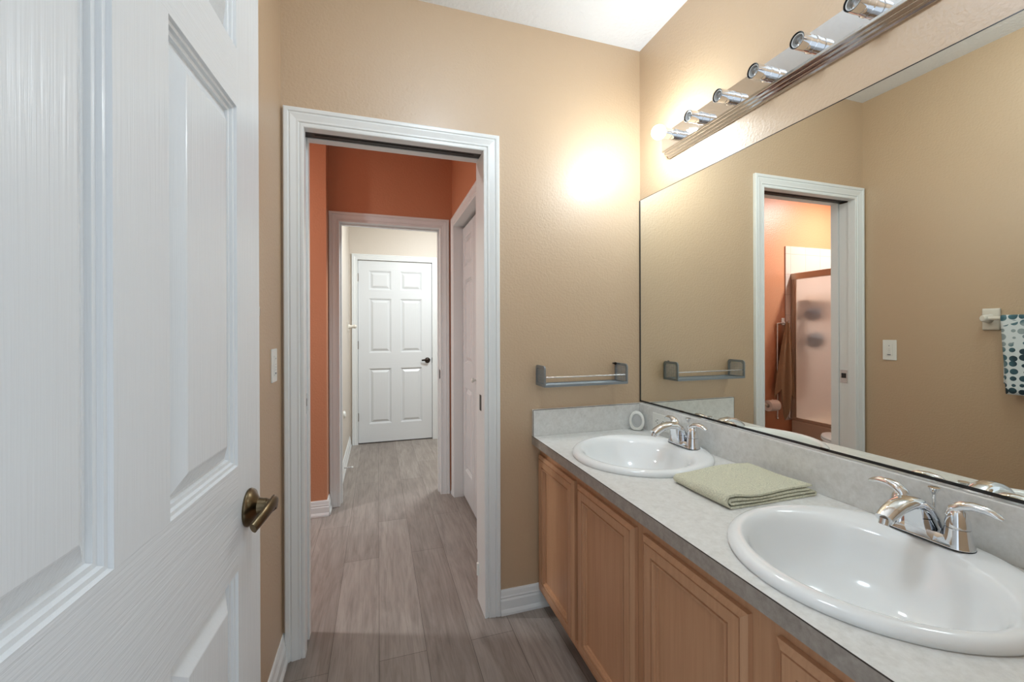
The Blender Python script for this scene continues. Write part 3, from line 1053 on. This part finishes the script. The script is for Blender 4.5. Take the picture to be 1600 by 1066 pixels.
# ------------------------------------------------------------------ towel bar on the left wall with printed hand towel
tb = thing('towel_bar', 'ivory ceramic towel bar on the left wall behind the open door', 'towel bar', (XL, 1.0, 1.31))
for y in (1.222, .765):
    ps = MB()
    rings = []
    for d, hw_, hz in ((0, .031, .052), (.010, .031, .052), (.014, .029, .049), (.017, .024, .040)):
        rings.append([(XL + d, y + sy * hw_, 1.302 + sz * hz) for sy, sz in ((-1, -1), (1, -1), (1, 1), (-1, 1))])
    ps.loft(rings)
    ps.tube([(XL + .012, y + .004, 1.305), (XL + .030, y + .006, 1.306), (XL + .046, y + .008, 1.306), (XL + .058, y + .010, 1.306)], [(.024, .020), (.020, .017), (.018, .016), (.014, .012)], 20)
    ps.build('post', M_CERAM, tb, smooth=True, bevel=.003)
MB().tube([(XL + .040, .765, 1.306), (XL + .040, 1.222, 1.306)], .0095, 16).build('bar', M_CERAM, tb, smooth=True)


def hung_towel(y0, y1, zb_front, zb_back):
    mb = MB()
    xb, r = XL + .040, .0125
    prof_ = []
    for k in range(13):
        prof_.append((xb + r + .001 * math.sin(k), zb_front + (1.306 - zb_front) * k / 12))
    for k in range(1, 8):
        a = math.pi * k / 8
        prof_.append((xb + r * math.cos(a), 1.306 + r * math.sin(a)))
    for k in range(13):
        prof_.append((xb - r, 1.306 - (1.306 - zb_back) * k / 12))
    rings = []
    ny = 24
    for j in range(ny + 1):
        y = y0 + (y1 - y0) * j / ny
        ring = []
        for i, (x, z) in enumerate(prof_):
            dz = (1.306 - z)
            w = .004 * math.sin(y * 46) * min(1, dz * 6) * (1 if x > xb else .5)
            yy_ = y + (-.10 * dz if x > xb else .0) * (j / ny) ** 6 * .5
            ring.append((x + w, yy_, z))
        rings.append(ring)
    return mb.loft(rings, False, False)


ht = hung_towel(.83, 1.172, .955, 1.00).build('hand_towel', M_DOTS, origin=(XL + .04, 1.0, 1.306), smooth=True)
sm = ht.modifiers.new('solid', 'SOLIDIFY')
sm.thickness = .004
sm.offset = 0
tag(ht, 'white hand towel printed with teal and grey hexagons hung over the ivory bar', 'towel')

# ------------------------------------------------------------------ tub room fittings (seen in the mirror)
struct('wall_tile', MB().box(XTUB, -1.336, YT - .010, YT, .37, 2.075).box(XTUB, XTUB + .010, YB, YT - .010, .37, 2.075).box(XTUB + .010, -1.336, YB, YB + .010, .37, 2.075), M_TILE)
TX, TZ = -1.40, .37
tubm = thing('bathtub', 'almond built in bathtub behind the frosted shower door', 'bathtub', (-1.8, 2.5, 0))
t_ = MB()
rings = []
for x0, x1, y0, y1, z in ((XTUB + .012, TX, YB + .012, YT - .012, 0), (XTUB + .012, TX, YB + .012, YT - .012, TZ), (XTUB + .08, TX - .07, YB + .10, YT - .10, TZ), (XTUB + .10, TX - .09, YB + .13, YT - .13, TZ - .03), (XTUB + .16, TX - .14, YB + .22, YT - .22, .08)):
    rings.append([(x0, y0, z), (x1, y0, z), (x1, y1, z), (x0, y1, z)])
t_.loft(rings)
t_.build('tub', M_TUB, tubm, bevel=.012, seg=3)
sd_ = thing('shower_door', 'frosted glass sliding shower door with champagne frame above the tub', 'shower door', (-1.42, 2.5, TZ))
GY_0, GY_1 = YB + .012, YT - .011
MB().box(-1.445, -1.400, GY_0, GY_1, 1.745, 1.805).build('header', M_CHAMP, sd_, bevel=.003)
MB().box(-1.440, -1.405, GY_0, GY_1, TZ + .002, TZ + .028).build('bottom_track', M_CHAMP, sd_, bevel=.003)
for y0, y1 in ((GY_1 - .028, GY_1), (GY_0, GY_0 + .028)):
    MB().box(-1.440, -1.405, y0, y1, TZ + .028, 1.745).build('wall_jamb', M_CHAMP, sd_, bevel=.003)
for (x, y0, y1) in ((-1.415, 2.42, GY_1 - .030), (-1.430, GY_0 + .030, 2.50)):
    p = MB().box(x - .003, x + .003, y0, y1, TZ + .030, 1.743).build('glass_panel', M_GLASS, sd_)
    MB().box(x - .006, x + .006, y0, y0 + .016, TZ + .030, 1.743).box(x - .006, x + .006, y1 - .016, y1, TZ + .030, 1.743).build('stile', M_CHAMP, p)


def pouf(c, r, m, label, seed):
    mb = MB()
    rnd = random.Random(seed)
    c = Vector(c)
    rings = []
    n, mm = 40, 24
    ph = [rnd.uniform(0, 6) for _ in range(4)]
    for k in range(mm + 1):
        a = math.pi * k / mm
        ring = []
        for i in range(n):
            b = 2 * math.pi * i / n
            rr = r * (1 + .12 * math.sin(9 * b + ph[0] + 3 * a) * math.sin(a) + .10 * math.sin(8 * a + ph[1] + 2 * b) + .05 * math.sin(17 * b + ph[2]))
            ring.append(c + Vector((rr * math.sin(a) * math.cos(b), rr * math.sin(a) * math.sin(b), rr * math.cos(a))))
        rings.append(ring)
    mb.loft(rings, True, False)
    root = mb.build('bath_pouf', m, origin=tuple(c), smooth=True)
    MB().tube([c + Vector((0, 0, r * .8)), c + Vector((-.004, .01, r + .06))], .0025, 8).build('cord', M_WHITE, root)
    return tag(root, label, 'bath pouf', 'poufs behind the shower glass')


pouf((-1.57, 2.995, 1.405), .062, M_PUFF1, 'dark slate bath pouf behind the frosted glass, the upper one', 1)
pouf((-1.58, 2.985, 1.150), .070, M_PUFF2, 'pale grey bath pouf behind the frosted glass, the lower one', 2)
cd_ = thing('shower_caddy', 'dim metal shower shelf behind the top of the frosted glass', 'shower shelf', (-1.75, YT - .011, 1.56))
MB().box(-2.0, -1.50, YT - .11, YT - .011, 1.53, 1.545).build('tray', M_BROWNT, cd_, bevel=.003)
MB().tube([(-1.99, YT - .10, 1.58), (-1.51, YT - .10, 1.58)], .005, 10).build('rail', M_CHAMP, cd_)
for x in (-1.99, -1.51):
    MB().tube([(x, YT - .10, 1.54), (x, YT - .10, 1.585)], .004, 8).build('post', M_CHAMP, cd_)

# chrome towel hanger and brown towel in the corner by the shower
tr = thing('towel_hanger', 'chrome wall hanger with two hanging rods behind the brown towel', 'towel hanger', (-1.30, YT, 1.33))
MB().box(-1.325, -1.285, YT - .008, YT, 1.30, 1.37).build('mount_plate', M_CHROMEB, tr, bevel=.003)
MB().tube([(-1.305, YT - .006, 1.325), (-1.31, YT - .035, 1.322), (-1.315, YT - .055, 1.326), (-1.315, YT - .060, 1.342)], .006, 10).build('hook', M_CHROME, tr, smooth=True)
MB().tube([(-1.222, YT - .012, 1.318), (-1.375, YT - .012, 1.318)], .005, 10).build('cross_rod', M_CHROME, tr, smooth=True)
for x in (-1.222, -1.375):
    rd = MB().tube([(x, YT - .014, 1.318), (x, YT - .014, .40)], .0065, 12)
    rd.sphere((x, YT - .014, .395), .010, 12, 8)
    rd.build('rod', M_CHROME, tr, smooth=True)


def brown_towel():
    mb = MB()
    top_ = Vector((-1.315, YT - .050, 1.335))
    n, m = 44, 40
    rings = []
    for j in range(m + 1):
        t = j / m
        ring = []
        for i in range(n + 1):
            s = i / n * 2 - 1                          # -1 .. 1 across
            Ls = .96 - .30 * min(1, abs(s) / .62) ** 1.1 if abs(s) < .62 else .66 + .10 * (abs(s) - .62) / .38
            if s > 0:
                Ls -= .02
            z = top_.z - t * Ls
            wd = .016 + .105 * min(1, t * 1.15) ** .75
            fold = math.sin(s * 6.5 + .6) * .016 + math.sin(s * 15 + 1) * .004
            x = top_.x + .042 * t + s * wd
            y = YT - .050 + fold * min(1, .25 + t * 1.1) - .012 * (1 - s * s) * t
            ring.append((-(-x), min(y, YT - .026), z))
        rings.append(ring)
    return mb.loft(rings, False, False)


bt = brown_towel().build('bath_towel', M_BROWNT, origin=(-1.31, YT - .05, 1.33), smooth=True)
sm = bt.modifiers.new('solid', 'SOLIDIFY')
sm.thickness = .006
sm.offset = 0
tag(bt, 'brown bath towel hanging from a hook beside the shower door', 'towel')

# toilet paper
tp = thing('paper_holder', 'ivory ceramic paper holder on the orange tub room wall', 'paper holder', (-1.10, YT, .60))
for x in (-1.02, -1.17):
    MB().tube([(x, YT - .001, .56), (x, YT - .03, .555), (x, YT - .06, .545), (x, YT - .072, .54)], [.022, .016, .014, .012], 14).build('arm', M_CERAM, tp, smooth=True)
MB().tube([(-1.03, YT - .062, .545), (-1.16, YT - .062, .545)], .006, 10).build('roller', M_CERAM, tp)
pr = MB().lathe([(.020, 0), (.052, 0), (.052, .108), (.020, .108), (.020, 0)], (-1.149, YT - .062, .535), (1, 0, 0), 32, caps=False)
pr = pr.build('paper_roll', M_PAPER, origin=(-1.095, YT - .062, .535), smooth=True)
tag(pr, 'roll of white toilet paper on the ivory holder', 'toilet paper')

# toilet
TCX, TY0 = -1.02, YB + .012
toi = thing('toilet', 'white toilet with closed lid beside the tub', 'toilet', (TCX, TY0 + .3, 0))


def egg(cx, cy, a, b, z, n=36, k=.12):
    return [(cx + a * math.cos(2 * math.pi * i / n) * (1 - k * math.sin(2 * math.pi * i / n)), cy + b * math.sin(2 * math.pi * i / n), z) for i in range(n)]


MB().loft([egg(TCX, TY0 + .26, .11, .20, 0), egg(TCX, TY0 + .26, .105, .19, .10), egg(TCX, TY0 + .30, .13, .20, .20), egg(TCX, TY0 + .345, .17, .215, .32), egg(TCX, TY0 + .35, .18, .222, .375)]).build('bowl', M_PORC, toi, smooth=True)
MB().loft([egg(TCX, TY0 + .35, .185, .226, .376), egg(TCX, TY0 + .35, .188, .230, .384), egg(TCX, TY0 + .35, .186, .228, .392)]).build('seat', M_PORC, toi, smooth=True)
MB().loft([egg(TCX, TY0 + .35, .184, .226, .3945), egg(TCX, TY0 + .35, .187, .229, .403), egg(TCX, TY0 + .35, .180, .222, .412), egg(TCX, TY0 + .35, .12, .15, .417)]).build('lid', M_PORC, toi, smooth=True)
MB().box(TCX - .20, TCX + .20, TY0, TY0 + .12, .37, .70).build('tank', M_PORC, toi, bevel=.02, seg=3)
MB().box(TCX - .21, TCX + .21, TY0 - .002, TY0 + .13, .70, .735).build('tank_lid', M_PORC, toi, bevel=.008)

# ------------------------------------------------------------------ hall fittings
hk = thing('towel_hook', 'ivory ceramic post on the left hall wall beside the far door', 'hook', (XHL, 4.63, 1.30))
MB().box(XHL, XHL + .010, 4.595, 4.665, 1.25, 1.35).build('base', M_CERAM, hk, bevel=.004)
MB().tube([(XHL + .008, 4.63, 1.30), (XHL + .04, 4.63, 1.30), (XHL + .062, 4.63, 1.302)], [.026, .016, .019], 16).sphere((XHL + .070, 4.63, 1.303), .021, 18, 12).build('knob', M_CERAM, hk, smooth=True)
bp_ = MB().lathe([(.034, 0), (.034, .006), (.028, .014), (.020, .018), (.017, .013), (0, .012)], (XHL, 4.09, .497), (1, 0, 0), 24)
tag(bp_.build('door_bumper', M_WHITE, origin=(XHL, 4.09, .497), smooth=True), 'round white door bumper on the left hall wall above the baseboard', 'door bumper')
ds = MB()
pts = []
for k in range(90):
    a = k / 90 * 2 * math.pi * 12
    pts.append((XHL + .014 + .062 * k / 90, 3.93 + .006 * math.cos(a), .062 + .006 * math.sin(a)))
ds.tube(pts, .0016, 5)
dsr = thing('spring_door_stop', 'thin metal spring door stop on the left hall baseboard', 'door stop', (XHL + .014, 3.93, .062))
ds.build('spring', M_CHROMEB, dsr)
MB().lathe([(.008, 0), (.008, .012), (.005, .014)], (XHL + .075, 3.93, .062), (1, 0, 0), 14).build('tip', M_WHITE, dsr, smooth=True)
jb = MB().tube([(OX1 - .0005, 1.898, .125), (OX1 - .0005, 1.898, .180)], [.009, .009], 12)
tag(jb.build('jamb_bumper', M_WHITE, origin=(OX1, 1.898, .15), smooth=True), 'small white rubber bumper low on the right jamb of the first doorway', 'door bumper')
